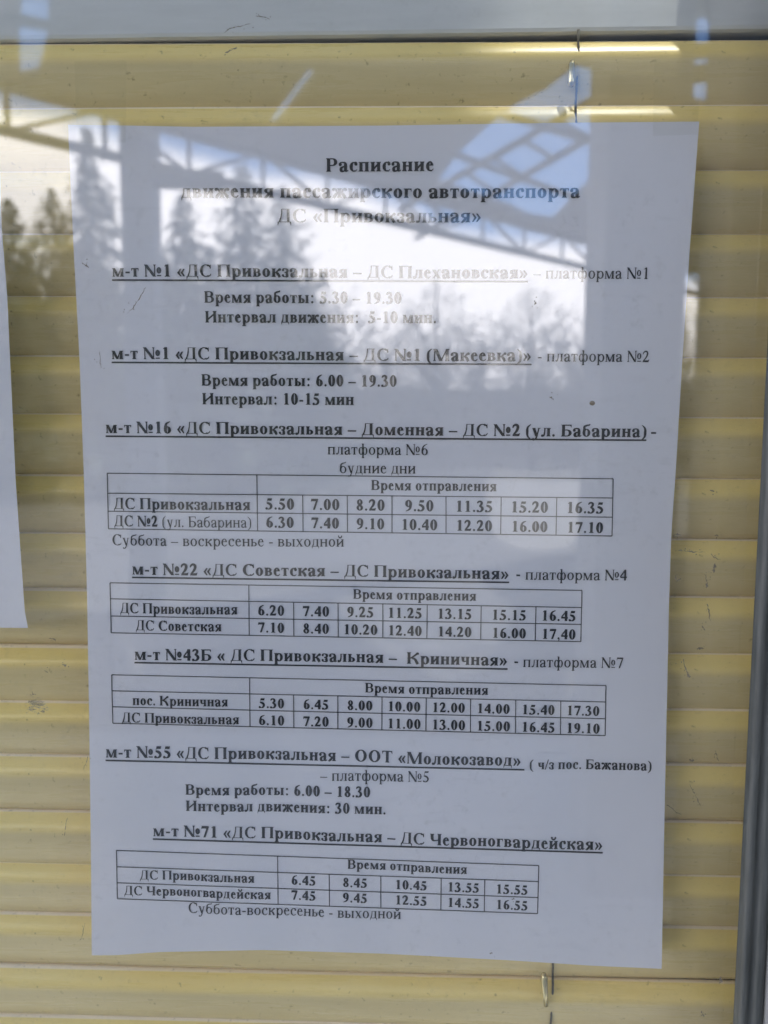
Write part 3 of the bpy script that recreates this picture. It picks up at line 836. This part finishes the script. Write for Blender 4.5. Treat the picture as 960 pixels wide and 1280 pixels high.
def glyph(ch, w):
    p = Pen(w); S, C, H, xh, cap, sf, ov = p.S, p.C, p.H, p.xh, p.cap, p.sf, p.ov
    A = lambda r, b: lerp(r, b, w)
    a = 250
    if ch == ' ': return 250, []
    lo = 14 + ov + S / 2                    # left stem centre, small letters
    uo = 14 + ov + C / 2
    if ch in 'ий':
        a = A(535, 568); r = a - lo
        p.stem(lo, 0, xh, S); p.stem(r, 0, xh, S)
        p.poly((lo + S * .3, 60), (lo + S * .3, 60 + H * 2.2), (r - S * .3, xh - 60), (r - S * .3, xh - 60 - H * 2.2))
        if ch == 'й': p.stroke((a * .31, 650, H * 1.5), (a * .36, 575, H * 1.6), (a * .5, 545, H * 1.7), (a * .64, 575, H * 1.6), (a * .69, 650, H * 1.5)); p.dot(a * .31, 645, H); p.dot(a * .69, 645, H)
    elif ch == 'н':
        a = A(535, 568); r = a - lo
        p.stem(lo, 0, xh, S); p.stem(r, 0, xh, S); p.rect(lo, xh * .48, r, xh * .48 + H * 1.15)
    elif ch == 'п':
        a = A(535, 568); r = a - lo
        p.stem(lo, 0, xh, S, top=None); p.stem(r, 0, xh, S, top=None); p.rect(14, xh - sf, a - 14, xh); p.rect(lo, xh - sf - H * .5, r, xh)
    elif ch == 'т':
        a = A(437, 470); c = a / 2
        p.stem(c, 0, xh, S, top=None); p.rect(22, xh - H, a - 22, xh)
        for x, d in ((22, 1), (a - 22, -1)): p.poly((x, xh), (x, xh - 150), (x + d * 18, xh - 150), (x + d * 62, xh - H * .9), (x + d * 62, xh))
    elif ch == 'г':
        a = A(410, 420)
        p.stem(lo, 0, xh, S, top=(1, 0)); p.rect(lo, xh - H, a - 18, xh)
        x = a - 18; p.poly((x, xh), (x, xh - 155), (x - 18, xh - 155), (x - 66, xh - H * .9), (x - 66, xh))
    elif ch == 'р':
        a = A(500, 556)
        p.stem(lo, -210, xh, S, top=(1, 0))
        p.ring(a * .56, xh * .49, a * .44 - 18, xh * .52, S * 1.02, H * 1.1, -150, 150)
    elif ch == 'о':
        a = 500; p.ring(a / 2, xh / 2, a / 2 - 28, xh / 2 + 11, S * 1.03, H * .95)
    elif ch == 'с':
        a = 444; c = a * .55
        p.ring(c, xh / 2, c - 26, xh / 2 + 11, S * 1.05, H, 52, 300)
        p.stroke((c + 40, 12, H), (c + 95, 34, H * .9), (a - 34, 105, H * .6)); p.dot(a - 84, xh * .77, S * .5)
        p.stroke((c + 60, xh + 2, H), (a - 84, xh * .92, H * 1.6), (a - 60, xh * .77, H * 1.6))
    elif ch == 'е':
        a = 444; c = a * .53
        p.ring(c, xh / 2, c - 24, xh / 2 + 11, S * 1.05, H, 70, 300)
        p.ring(c, xh / 2, a - c - 36, xh / 2 + 11, S * .95, H, 8, 90)
        p.rect(60, xh * .56, a - 42, xh * .56 + H * .95); p.stroke((c + 20, 8, H), (c + 90, 34, H), (a - 32, 115, H * .6))
    elif ch == 'а':
        a = A(444, 500); x = a - lo - 6
        p.stroke((72, .72 * xh, S * .8), (88, .88 * xh, S * .62), (180, .965 * xh, H * 1.1), (x - 40, .92 * xh, S * .6), (x, .72 * xh, S), (x, .3 * xh, S), (x + 6, .12 * xh, S * .85), (x + 48, .06 * xh, H * 1.4), (a - 4, .13 * xh, H * .8))
        p.dot(86, .74 * xh, S * .5)
        p.stroke((x, .6 * xh, H), (x - 90, .53 * xh, H * 1.2), (62 + S * .5, .38 * xh, S * .8), (44 + S * .5, .22 * xh, S), (70 + S * .4, .07 * xh, S * .75), (x - 110, .04 * xh, H * 1.3), (x - 30, .13 * xh, H * 1.1), (x, .2 * xh, H))
    elif ch == 'б':
        a = 508; p.ring(a / 2, xh * .46, a / 2 - 28, xh * .46 + 11, S * 1.0, H, 0, 360)
        p.stroke((32 + S / 2, xh * .45, S), (48 + S / 2, xh * .95, S * .9), (130, xh * 1.2, S * .75), (270, xh * 1.34, S * .6), (a - 100, xh * 1.4, S * .5), (a - 66, xh * 1.53, H * .8))
    elif ch in 'вьы':
        a = {'в': A(472, 500), 'ь': A(440, 475), 'ы': A(660, 725)}[ch]
        e = {'в': a, 'ь': a, 'ы': A(440, 470)}[ch]
        p.stem(lo, 0, xh, S, bot=(1, 0), top=(1, 0) if ch == 'в' else (1, 1))
        m = xh * .53
        p.rect(lo, 0, e * .55, H); p.rect(lo, m - H / 2, e * .55, m + H / 2)
        p.ring(e * .55, (m + H / 2) / 2, e * .45 - 24, (m + H / 2) / 2, S * .98, H, -90, 90)
        if ch == 'в':
            p.rect(lo, xh - H, e * .52, xh)
            p.ring(e * .52, (m - H / 2 + xh) / 2, e * .42 - 24, (xh - m + H / 2) / 2, S * .9, H, -90, 90)
        if ch == 'ы': p.stem(a - lo, 0, xh, S)
    elif ch == 'д':
        a = A(509, 540); r = a - 30 - ov - S / 2
        p.rect(r - S / 2, 0, r + S / 2, xh); p.rect(r - S / 2 - 150, xh - sf, r + S / 2 + ov, xh)
        p.stroke((75, sf, H * 1.6), (128, xh * .35, H * 1.3), (150, xh * .7, H * 1.2), (155, xh, H * 1.2)); p.rect(22, 0, a - 18, sf * 1.25)
        for x, d in ((22, 1), (a - 18, -1)): p.poly((x, sf), (x, -135), (x + d * 16, -135), (x + d * 60, 4), (x + d * 60, sf))
    elif ch == 'ж':
        a = A(690, 745); c = a / 2
        p.stem(c, 0, xh, S)
        for d in (1, -1):
            p.stroke((c + d * S * .3, xh * .5, H * 1.1), (c + d * 120, xh * .56, H * 1.4), (c + d * 165, xh * .82, H * 1.8), (c + d * (c - 85), xh * .93, H * 1.9)); p.dot(c + d * (c - 74), xh * .87, S * .48)
            p.stroke((c + d * 95, xh * .54, H), (c + d * 165, xh * .38, S * .85), (c + d * (c - 100), 40, S * .95), (c + d * (c - 70), sf / 2, S * .9))
            p.rect(min(c + d * (c - 130), c + d * (c - 8)), 0, max(c + d * (c - 130), c + d * (c - 8)), sf)
    elif ch == 'з':
        a = A(396, 412)
        p.stroke((52, xh * .74, S * .4), (78, xh * .92, H * 1.2), (190, xh * .97, H), (a - 95, xh * .86, S * .75), (a - 88, xh * .7, S * .85), (a - 140, xh * .56, S * .6), (160, xh * .52, H))
        p.stroke((160, xh * .52, H), (a - 120, xh * .48, S * .6), (a - 36 - S * .5, xh * .28, S), (a - 95, xh * .08, S * .75), (190, .03 * xh, H), (80, xh * .08, H * 1.1), (44, xh * .24, S * .45)); p.dot(74, xh * .2, S * .42); p.dot(78, xh * .8, S * .38)
    elif ch == 'к':
        a = A(486, 560)
        p.stem(lo, 0, xh, S)
        p.stroke((lo, xh * .5, H), (lo + S * .5 + 60, xh * .55, H * 1.3), (a - 140, xh * .82, H * 1.8), (a - 84, xh * .93, H * 1.9)); p.dot(a - 76, xh * .87, S * .48)
        p.stroke((lo + S * .5 + 40, xh * .53, H), (a - 190, xh * .38, S * .9), (a - 105, 45, S), (a - 70, sf / 2, S * .9)); p.rect(a - 135, 0, a - 6, sf)
    elif ch == 'л':
        a = A(499, 556); r = a - lo
        p.stem(r, 0, xh, S, top=(0, 1)); p.rect(a * .26, xh - sf, r, xh)
        p.stroke((a * .36, xh - sf / 2, H * 1.3), (a * .345, xh * .5, H * 1.4), (a * .27, xh * .12, S * .62), (60, xh * .04, S * .5)); p.dot(58, xh * .09, S * .46)
    elif ch == 'м':
        a = A(633, 705); r = a - lo
        p.stem(r, 0, xh, C * .96, top=(0, 1)); l = 36 + H * .5; p.stem(l + 22, 0, xh, H * 1.1, top=(1, 0))
        p.diag(a * .48, 0, l + 45, xh, C * .92); p.diag(a * .48, 0, r - S * .3, xh, H * 1.25)
    elif ch == 'у':
        a = 500
        p.diag(a * .55, 0, 92, xh, S * 1.05); p.stroke((a - 100, xh, H * 1.2), (a * .58, 40, H * 1.4), (a * .45, -130, H * 1.5), (a * .3, -190, S * .5), (75, -178, S * .5)); p.dot(80, -170, S * .45)
        p.rect(10, xh - sf, 205, xh); p.rect(a - 175, xh - sf, a - 10, xh)
    elif ch == 'ф':
        a = A(648, 680); c = a / 2
        p.stem(c, -210, 676, S, top=(1, 0))
        for d in (1, -1): p.ring(c + d * a * .2, xh / 2, a * .3 - 26, xh / 2 + 8, S * .95, H)
    elif ch == 'х':
        a = 500; p.diag(a - 95, 0, 100, xh, S * 1.1); p.diag(85, 0, a - 95, xh, H * 1.3)
        p.rect(8, 0, 175, sf); p.rect(a - 205, 0, a - 4, sf); p.rect(8, xh - sf, 205, xh); p.rect(a - 185, xh - sf, a - 14, xh)
    elif ch == 'ч':
        a = A(502, 545); r = a - lo
        p.stem(r, 0, xh, S); p.stroke((lo, xh, S), (lo, xh * .62, S), (lo + 40, xh * .46, S * .75), (lo + 130, xh * .43, H * 1.1), (r, xh * .52, H)); p.foot(lo, xh, S, 1, 1, -1)
    elif ch == 'я':
        a = A(459, 520); r = a - lo
        p.stem(r, 0, xh, S, top=(0, 1)); p.rect(a * .45, xh - H, r, xh); p.rect(a * .45, xh * .44, r, xh * .44 + H)
        p.ring(a * .45, xh * .72, a * .45 - 34, xh * .28, S * .95, H, 90, 270)
        p.stroke((a * .52, xh * .46, S * .8), (a * .4, xh * .24, S * .85), (100, 20, S * .7), (70, sf / 2, S * .5)); p.rect(6, 0, 130, sf)
    elif ch in 'ПИ':
        a = A(722, 778); r = a - uo
        p.stem(uo, 0, cap, C); p.stem(r, 0, cap, C)
        if ch == 'П': p.rect(uo, cap - sf * 1.25, r, cap)
        else: p.poly((uo, 90), (uo, 90 + H * 2), (r, cap - 90), (r, cap - 90 - H * 2))
    elif ch in 'РВБ':
        a = {'Р': A(556, 611), 'В': 667, 'Б': A(574, 640)}[ch]
        p.stem(uo, 0, cap, C, bot=(1, 1) if ch == 'Р' else (1, 0), top=(1, 0))
        m = cap * (.46 if ch == 'Р' else .53)
        if ch in 'РВ':
            p.rect(uo, cap - H, a * .55, cap); p.rect(uo, m - H / 2, a * .55, m + H / 2)
            p.ring(a * .55, (cap + m - H / 2) / 2, a * (.45 if ch == 'Р' else .39) - 24, (cap - m + H / 2) / 2, C * 1.02, H, -90, 90)
        if ch in 'ВБ':
            if ch == 'Б': m = cap * .55
            p.rect(uo, 0, a * .55, H); p.rect(uo, m - H / 2, a * .55, m + H / 2)
            p.ring(a * .55, (m + H / 2) / 2, a * .45 - 20, (m + H / 2) / 2, C * 1.05, H, -90, 90)
        if ch == 'Б':
            p.rect(uo, cap - H, a - 50, cap); x = a - 40; p.poly((x, cap), (x, cap - 165), (x - 18, cap - 165), (x - 70, cap - H * .9), (x - 70, cap))
    elif ch == 'О':
        a = A(722, 778); p.ring(a / 2, cap / 2, a / 2 - 34, cap / 2 + 14, C * 1.12, H)
    elif ch == 'С':
        a = A(667, 722); c = a * .53
        p.ring(c, cap / 2, c - 30, cap / 2 + 14, C * 1.1, H, 48, 305)
        p.stroke((c + 90, cap - 2, H * 1.1), (a - 95, cap * .86, H * 1.7), (a - 62, cap * .66, H * .8)); p.rect(a - 68, cap * .66, a - 44, cap + 12); p.poly((a - 130, cap * .9), (a - 68, cap * .8), (a - 62, cap * .98))
        p.stroke((c + 100, 8, H * 1.2), (a - 90, 70, H * 1.2), (a - 36, 165, H * .7))
    elif ch == 'Т':
        a = A(611, 667); c = a / 2
        p.stem(c, 0, cap, C, top=None); p.rect(26, cap - H, a - 26, cap)
        for x, d in ((26, 1), (a - 26, -1)): p.poly((x, cap), (x, cap - 180), (x + d * 18, cap - 180), (x + d * 85, cap - H * .9), (x + d * 85, cap))
    elif ch == 'М':
        a = A(889, 944); r = a - uo; l = 40 + ov
        p.stem(r, 0, cap, C, top=(0, 1)); p.stem(l, 0, cap, H * 1.1, top=(1, 0))
        p.diag(a * .48, 0, l + 60, cap, C * 1.1); p.diag(a * .48, 0, r - 20, cap, H * 1.25)
    elif ch == 'К':
        a = A(667, 760)
        p.stem(uo, 0, cap, C)
        p.stroke((uo, cap * .5, H), (uo + C * .5 + 70, cap * .54, H * 1.4), (a - 200, cap * .82, H * 1.9), (a - 110, cap * .95, H * 2.1)); p.dot(a - 96, cap * .9, C * .42)
        p.stroke((uo + C * .5 + 50, cap * .52, H), (a - 270, cap * .4, C * .85), (a - 140, 70, C), (a - 85, sf / 2, C * .95)); p.rect(a - 190, 0, a - 4, sf)
    elif ch == 'Ч':
        a = A(650, 720); r = a - uo
        p.stem(r, 0, cap, C); p.stroke((uo, cap, C), (uo, cap * .62, C), (uo + 50, cap * .44, C * .7), (uo + 170, cap * .4, H * 1.2), (r, cap * .48, H)); p.foot(uo, cap, C, 1, 1, -1)
    elif ch == 'Д':
        a = A(682, 740); r = a - 50 - ov - C / 2
        p.rect(r - C / 2, 0, r + C / 2, cap); p.rect(r - C / 2 - 230, cap - sf, r + C / 2 + ov, cap)
        p.stroke((110, sf, H * 1.7), (185, cap * .35, H * 1.4), (225, cap * .7, H * 1.2), (235, cap, H * 1.2)); p.rect(22, 0, a - 18, sf * 1.2)
        for x, d in ((22, 1), (a - 18, -1)): p.poly((x, sf), (x, -165), (x + d * 18, -165), (x + d * 75, 4), (x + d * 75, sf))
    elif ch == '№':
        a = A(956, 1000); l, r = 60, A(560, 590)
        p.stem(l + 22, 0, cap, H * 1.1, top=(1, 0)); p.stem(r, 0, cap, H * 1.1, bot=None); p.diag(r - 10, 0, l + 10, cap, C * 1.15); p.poly((r + H * .5, 0), (r - 60, 0), (r - 60, 60), (r + H * .5, 60))
        p.ring(a - 165, cap * .52, 140, cap * .27, S * .85, H * .9); p.rect(a - 290, 20, a - 40, 20 + H * 1.2)
    elif ch in '«»':
        a = 500; d = 1 if ch == '«' else -1
        for o in (0, 200):
            x = a / 2 + d * (-222 + o); t = d * A(80, 135)
            p.poly((x, 225), (x + d * 165, 440), (x + d * 165 + t * .6, 425), (x + t, 225)); p.poly((x, 225), (x + t, 225), (x + d * 165 + t * .6, 25), (x + d * 165, 10))
    elif ch == '–': a = 500; p.rect(0, 190, 500, 190 + A(42, 78))
    elif ch == '-': a = 333; p.rect(40, 185, 293, 185 + A(62, 98))
    elif ch == '.': a = 250; p.dot(125, A(44, 60), A(54, 74))
    elif ch == ',': a = 250; p.dot(120, A(44, 60), A(54, 72)); p.stroke((160, 50, A(40, 60)), (160, -40, A(40, 55)), (90, -130, 18))
    elif ch == ':': a = A(278, 333); p.dot(a / 2, A(44, 60), A(54, 74)); p.dot(a / 2, xh - A(50, 70), A(54, 74))
    elif ch == '(': a = 333; p.stroke((a - 40, 676, H * .6), (115, 500, S * .7), (85, 255, S * .95), (115, 10, S * .7), (a - 40, -168, H * .6))
    elif ch == ')': a = 333; p.stroke((40, 676, H * .6), (a - 115, 500, S * .7), (a - 85, 255, S * .95), (a - 115, 10, S * .7), (40, -168, H * .6))
    elif ch == '/': a = 278; p.diag(20, -14, a - 20, 676, A(60, 80))
    elif ch in '0123456789':
        a = 500; T = S * 1.02; h = 676
        if ch == '0': p.ring(250, h / 2, 226, h / 2 + 10, T * 1.12, H)
        elif ch == '1': p.stem(260, 0, h, T * 1.05, top=None, ov=70); p.poly((260, h), (260 - T * .5, h - 20), (100, h - 95), (105, h - 120), (260 - T * .5, h - 95))
        elif ch == '2': p.stroke((45, h * .68, H), (95, h * .86, S * .7), (215, h - 35, S * .8), (325, h * .85, T), (330, h * .66, T), (250, h * .4, T * .8), (60, 60, H * 1.2)); p.poly((30, 0), (425, 0), (475, 170), (450, 170), (405, 60 + S * .55), (30, 40)); p.rect(90, 0, 400, 60 + S * .45)
        elif ch == '3':
            p.stroke((50, h * .78, H), (110, h * .9, S * .7), (220, h - 28, S * .65), (320, h * .86, T * .9), (300, h * .68, T * .9), (190, h * .55, H * 1.2))
            p.stroke((160, h * .53, H), (280, h * .48, S * .8), (375, h * .3, T * 1.05), (310, h * .1, T * .8), (190, 16, H * 1.2), (80, 50, S * .7)); p.dot(82, 55, S * .5)
        elif ch == '4': p.rect(350 - T * .55, 0, 350 + T * .55, h); p.poly((350, h), (350 - 50, h), (24, 170), (24, 170 + 95 + 20)); p.poly((350, h), (350, h - 130), (75, 240), (24, 250)); p.rect(24, 160, 475, 160 + S * .75)
        elif ch == '5': p.poly((150, h), (430, h), (395, h - S * .95), (130, h - S * .95)); p.poly((150, h), (168, h), (105, h * .5), (78, h * .54)); p.stroke((88, h * .56, S * .5), (190, h * .55, S * .9), (320, h * .45, T), (375, h * .28, T), (310, h * .1, T * .8), (190, 18, H * 1.1), (80, 46, S * .7)); p.dot(80, 55, S * .5)
        elif ch == '6': p.ring(258, h * .3, 215, h * .3 + 10, T * 1.08, H * 1.1); p.stroke((40 + T * .5, h * .3, T), (60 + T * .5, h * .55, T), (200, h * .83, T * .7), (430, h + 4, H * .7))
        elif ch == '7': p.poly((40, h), (460, h), (460, h - 25), (420, h - S * .95), (70, h - S * .95), (35, h - 185), (15, h - 185)); p.diag(205, 0, 425, h - 30, T * .8)
        elif ch == '8':
            p.ring(250, h * .735, 178, h * .265 + 9, T * .9, H * 1.1); p.ring(250, h * .25, 205, h * .25 + 10, T * .98, H * 1.1); p.stroke((150, h * .66, T * .6), (250, h * .5, T), (345, h * .34, T * .6))
        elif ch == '9': p.ring(242, h * .68, 215, h * .32 + 8, T * 1.08, H * 1.1); p.stroke((460 - T * .5, h * .68, T), (440 - T * .5, h * .42, T), (300, h * .17, T * .7), (70, -6, H * .7))
    else:
        raise ValueError('no glyph for ' + ch)
    return a, p.q

_gc = {}
def get_glyph(ch, w):
    k = (ch, round(w, 2))
    if k not in _gc: _gc[k] = glyph(ch, w)
    return _gc[k]

LIFT = 0.00022
def text_quads(mb, s, w, x0, y0, x1, y1, caph, weight_of=None, fit=True):
    """lay a line of text between two picture spots of the printed sheet; {..} marks thinner letters, <..> regular"""
    seq, cw, wt = [], w, w
    for ch in s:
        if ch == '{': wt = w * 0.6
        elif ch == '<': wt = 0.22
        elif ch in '}>': wt = w
        else: seq.append((ch, wt))
    tot = sum(get_glyph(c, k)[0] for c, k in seq)
    A, B = on_sheet(x0, y0), on_sheet(x1, y1)
    px = (B - A).length / max(1, math.hypot(x1 - x0, y1 - y0))
    cs = caph * px / 668.0                     # metres per unit, upright
    u = 0
    hd = (B - A).normalized()
    for ch, k in seq:
        adv, q = get_glyph(ch, k)
        for poly in q:
            vs = []
            for gx, gy in poly:
                P = A.lerp(B, (u + adv / 2 + (gx - adv / 2) * 0.94) / tot)
                P = P + Vector((-hd.z * 0.25, 0, 1)) * (gy * cs)
                P.y = bow(P.x, P.z) - LIFT
                vs.append(P)
            mb.add(vs, [list(range(len(vs)))])
        u += adv

def rule(mb, x0, y0, x1, y1, wpx, n=24):
    a, b = Vector((x0, y0)), Vector((x1, y1)); d = (b - a).normalized(); s = Vector((-d.y, d.x)) * wpx / 2
    base = len(mb.v)
    for i in range(n + 1):
        c = a.lerp(b, i / n)
        mb.v += [on_sheet(*(c + s), LIFT * 0.8), on_sheet(*(c - s), LIFT * 0.8)]
    for i in range(n): mb.f.append([base + 2 * i, base + 2 * i + 1, base + 2 * i + 3, base + 2 * i + 2])

# ------------------------------------------------------------------ what the sheet says
# (name, words, weight, start, end, cap height, underline)
LINES = [
    ('title_line', 'Расписание', 1, (407, 215), (543, 214), 16, None),
    ('title_line', 'движения пассажирского автотранспорта', 1, (226, 247.5), (725, 247.3), 16, None),
    ('title_line', '{ДС} «Привокзальная»', .75, (346, 278), (602, 278), 16, None),
    ('route_heading', 'м-т №1 «{ДС} Привокзальная – {ДС} Плехановская»', 1, (140, 346), (660, 348), 14.6, (350, 352)),
    ('platform_note', ' – платформа №1', .28, (661, 348.3), (812, 349), 13.9, None),
    ('schedule_line', 'Время работы: 5.30 – 19.30', 1, (255, 378.5), (502.5, 380), 14, None),
    ('schedule_line', 'Интервал движения:  5-10 мин.', 1, (256, 403.3), (546, 404), 14, None),
    ('route_heading', 'м-т №1 «{ДС} Привокзальная – {ДС} №1 (Макеевка)»', 1, (139.5, 449), (664.5, 451.5), 14.6, (453, 455.5)),
    ('platform_note', ' - платформа №2', .28, (666, 451.8), (812, 452.8), 13.9, None),
    ('schedule_line', 'Время работы: 6.00 – 19.30', 1, (251.5, 482), (496.5, 483.5), 14, None),
    ('schedule_line', 'Интервал: 10-15 мин', 1, (252.5, 505.5), (443, 506.3), 14, None),
    ('route_heading', 'м-т №16 «{ДС} Привокзальная – Доменная – {ДС} №2 (ул. Бабарина)', 1, (132, 541.3), (808, 546.5), 14.6, (545.3, 550.3)),
    ('platform_note', '-', 1, (812, 546.5), (821, 546.6), 15, None),
    ('platform_note', 'платформа №6', .28, (409, 568), (535.5, 569), 13.6, None),
    ('schedule_line', 'будние дни', .28, (424, 591.3), (520, 592), 13.6, None),
    ('schedule_line', 'Суббота – воскресенье - выходной', .28, (140, 681.3), (430.5, 683.3), 13.6, None),
    ('route_heading', 'м-т №22 «{ДС} Советская – {ДС} Привокзальная»', 1, (165, 718), (636.5, 724), 14.6, (721.8, 728)),
    ('platform_note', ' - ', 1, (639, 724), (656, 724.5), 15, None),
    ('platform_note', 'платформа №4', .28, (656, 724.5), (784, 725.5), 13.6, None),
    ('route_heading', 'м-т №43Б « {ДС} Привокзальная –  Криничная»', 1, (168, 824.5), (634.5, 832), 14.6, (828.3, 836.3)),
    ('platform_note', ' - ', 1, (637, 832.5), (653, 833), 15, None),
    ('platform_note', 'платформа №7', .28, (653, 833.5), (779.5, 835.3), 13.6, None),
    ('route_heading', 'м-т №55 «{ДС} Привокзальная – ООТ «Молокозавод»', 1, (132, 946.5), (651.5, 957.5), 15, (950.5, 962.3)),
    ('platform_note', '( ч/з пос. Бажанова)', .9, (661.5, 961.3), (814.5, 963), 12.3, None),
    ('platform_note', '– платформа №5', .28, (400, 975.6), (537.5, 977.5), 13.8, None),
    ('schedule_line', 'Время работы: 6.00 – 18.30', 1, (231.5, 993), (463.5, 996.5), 13.4, None),
    ('schedule_line', 'Интервал движения: 30 мин.', 1, (232, 1013.3), (483, 1017.8), 13.4, None),
    ('route_heading', 'м-т №71 «{ДС} Привокзальная – {ДС} Червоногвардейская»', 1, (191, 1045), (753.5, 1062.5), 14.6, (1048.8, 1066)),
    ('schedule_line', 'Суббота-воскресенье - выходной', .28, (235, 1140.5), (501.5, 1148.5), 13.4, None),
]
for nm, s, w, a, b, ch_, ul in LINES:
    mb = MB()
    text_quads(mb, s, w, *a, *b, ch_)
    if ul: rule(mb, a[0], ul[0], b[0] + (4 if 'Молоко' in s else 0), ul[1], 2.1)
    mb.build(nm, M_INK, sheet)

# tables: top left, top right, bottom left, bottom right; row lines at both ends; column lines (top, bottom); head; rows
TABLES = [
    dict(l=[(134, 591.5), (134.2, 616.5), (134.8, 639), (135.5, 661)], r=[(766.5, 598.5), (766, 622.5), (765.6, 646.5), (765, 670)],
         cols=[(321, 322), (378.3, 378.8), (434, 434.3), (490, 490), (557.5, 557.5), (626.5, 625.8), (696, 695)],
         head=((463.5, 612.5), (621, 614), 12.6),
         rows=[('{ДС} Привокзальная', (142, 636), (313.5, 637.5), 13.8, ['5.50', '7.00', '8.20', '9.50', '11.35', '15.20', '16.35'], (636.8, 641.5)),
               ('{ДС} №2 <(ул. Бабарина)>', (142.5, 657.5), (315, 659.5), 13.4, ['6.30', '7.40', '9.10', '10.40', '12.20', '16.00', '17.10'], (659.5, 666))],
         cx=[350, 406.5, 463, 524, 592.5, 661.5, 731]),
    dict(l=[(137.5, 728.5), (138, 748.5), (138.5, 770), (139, 791)], r=[(727.5, 738), (727, 759.5), (726.5, 780.5), (726, 802)],
         cols=[(311, 311.5), (367, 367.3), (422.5, 422.8), (478.5, 478.5), (534, 533.6), (601.5, 600.8), (670, 669)],
         head=((441, 748.3), (595.5, 750.8), 12.2),
         rows=[('{ДС} Привокзальная', (150, 766), (297.5, 767.8), 12.8, ['6.20', '7.40', '9.25', '11.25', '13.15', '15.15', '16.45'], (769.3, 776)),
               ('{ДС} Советская', (169.5, 787.5), (277.5, 789), 12.6, ['7.10', '8.40', '10.20', '12.40', '14.20', '16.00', '17,40'], (790.6, 798.8))],
         cx=[339, 395, 450.5, 506, 568, 636, 698]),
    dict(l=[(139.5, 843.5), (140, 863.5), (140.5, 883.5), (141, 904)], r=[(757.5, 857), (757.2, 877.5), (757, 898.5), (756.5, 919.5)],
         cols=[(312, 312.5), (367, 367.3), (422.3, 422.3), (477.5, 477.3), (532.8, 532.3), (588.3, 588), (644.7, 644.3), (701, 700.5)],
         head=((456, 865.3), (610.5, 868.3), 12.2),
         rows=[('пос. Криничная', (165.5, 881), (285.5, 882.8), 12.2, ['5.30', '6.45', '8.00', '10.00', '12.00', '14.00', '15.40', '17.30'], (885, 894.3)),
               ('{ДС} Привокзальная', (152, 902.5), (299.5, 905), 12.4, ['6.10', '7.20', '9.00', '11.00', '13.00', '15.00', '16.45', '19.10'], (906.3, 916.3))],
         cx=[339.5, 395, 449.8, 505, 560.5, 616.5, 672.5, 728.5]),
    dict(l=[(145.5, 1063), (145.9, 1083.5), (146.3, 1103.5), (146.7, 1123.5)], r=[(673.5, 1082), (673, 1102), (672.6, 1122), (672, 1142)],
         cols=[(347, 347.6), (411.5, 411.8), (476, 476), (551.5, 551), (606, 605.3)],
         head=((434, 1085.5), (584, 1092), 11.8),
         rows=[('{ДС} Привокзальная', (174.5, 1098.8), (318.5, 1103), 11.8, ['6.45', '8.45', '10.45', '13.55', '15.55'], (1106, 1117.3)),
               ('{ДС} Червоногвардейская', (155, 1118), (339, 1123.5), 11.8, ['7.45', '9.45', '12.55', '14.55', '16.55'], (1124.8, 1136.8))],
         cx=[379.5, 443.7, 513.7, 579, 639.7]),
]
for T in TABLES:
    gm = MB()
    l, r = T['l'], T['r']
    for a, b in zip(l, r): rule(gm, *a, *b, 1.25, 40)
    def on_row(i, x):
        t = (x - l[i][0]) / (r[i][0] - l[i][0]); return l[i][1] + (r[i][1] - l[i][1]) * t
    rule(gm, *l[0], *l[3], 1.25); rule(gm, *r[0], *r[3], 1.25)
    for k, (xt, xb) in enumerate(T['cols']):
        i0 = 0 if k == 0 else 1
        rule(gm, xt, on_row(i0, xt), xb, on_row(3, xb), 1.15)
    grid = gm.build('ruled_table', M_LINE, sheet)
    hm = MB(); a, b, ch_ = T['head']; text_quads(hm, 'Время отправления', .95, *a, *b, ch_); hm.build('table_heading', M_INK, grid)
    for name, a, b, ch_, times, (yl, yr) in T['rows']:
        nm = MB(); text_quads(nm, name, .95, *a, *b, ch_); nm.build('stop_name', M_INK, grid)
        tm = MB(); x0, x1 = T['cx'][0], T['cx'][-1]
        for s, cx in zip(times, T['cx']):
            hw = (len(s) * 500 - 250) / 1000 * ch_ / .668 * 0.985 / 2 * (1.04)
            yy = lambda x: yl + (yr - yl) * (x - x0) / (x1 - x0)
            text_quads(tm, s, .95, cx - hw, yy(cx - hw), cx + hw, yy(cx + hw), ch_)
        tm.build('departure_times', M_INK, grid)
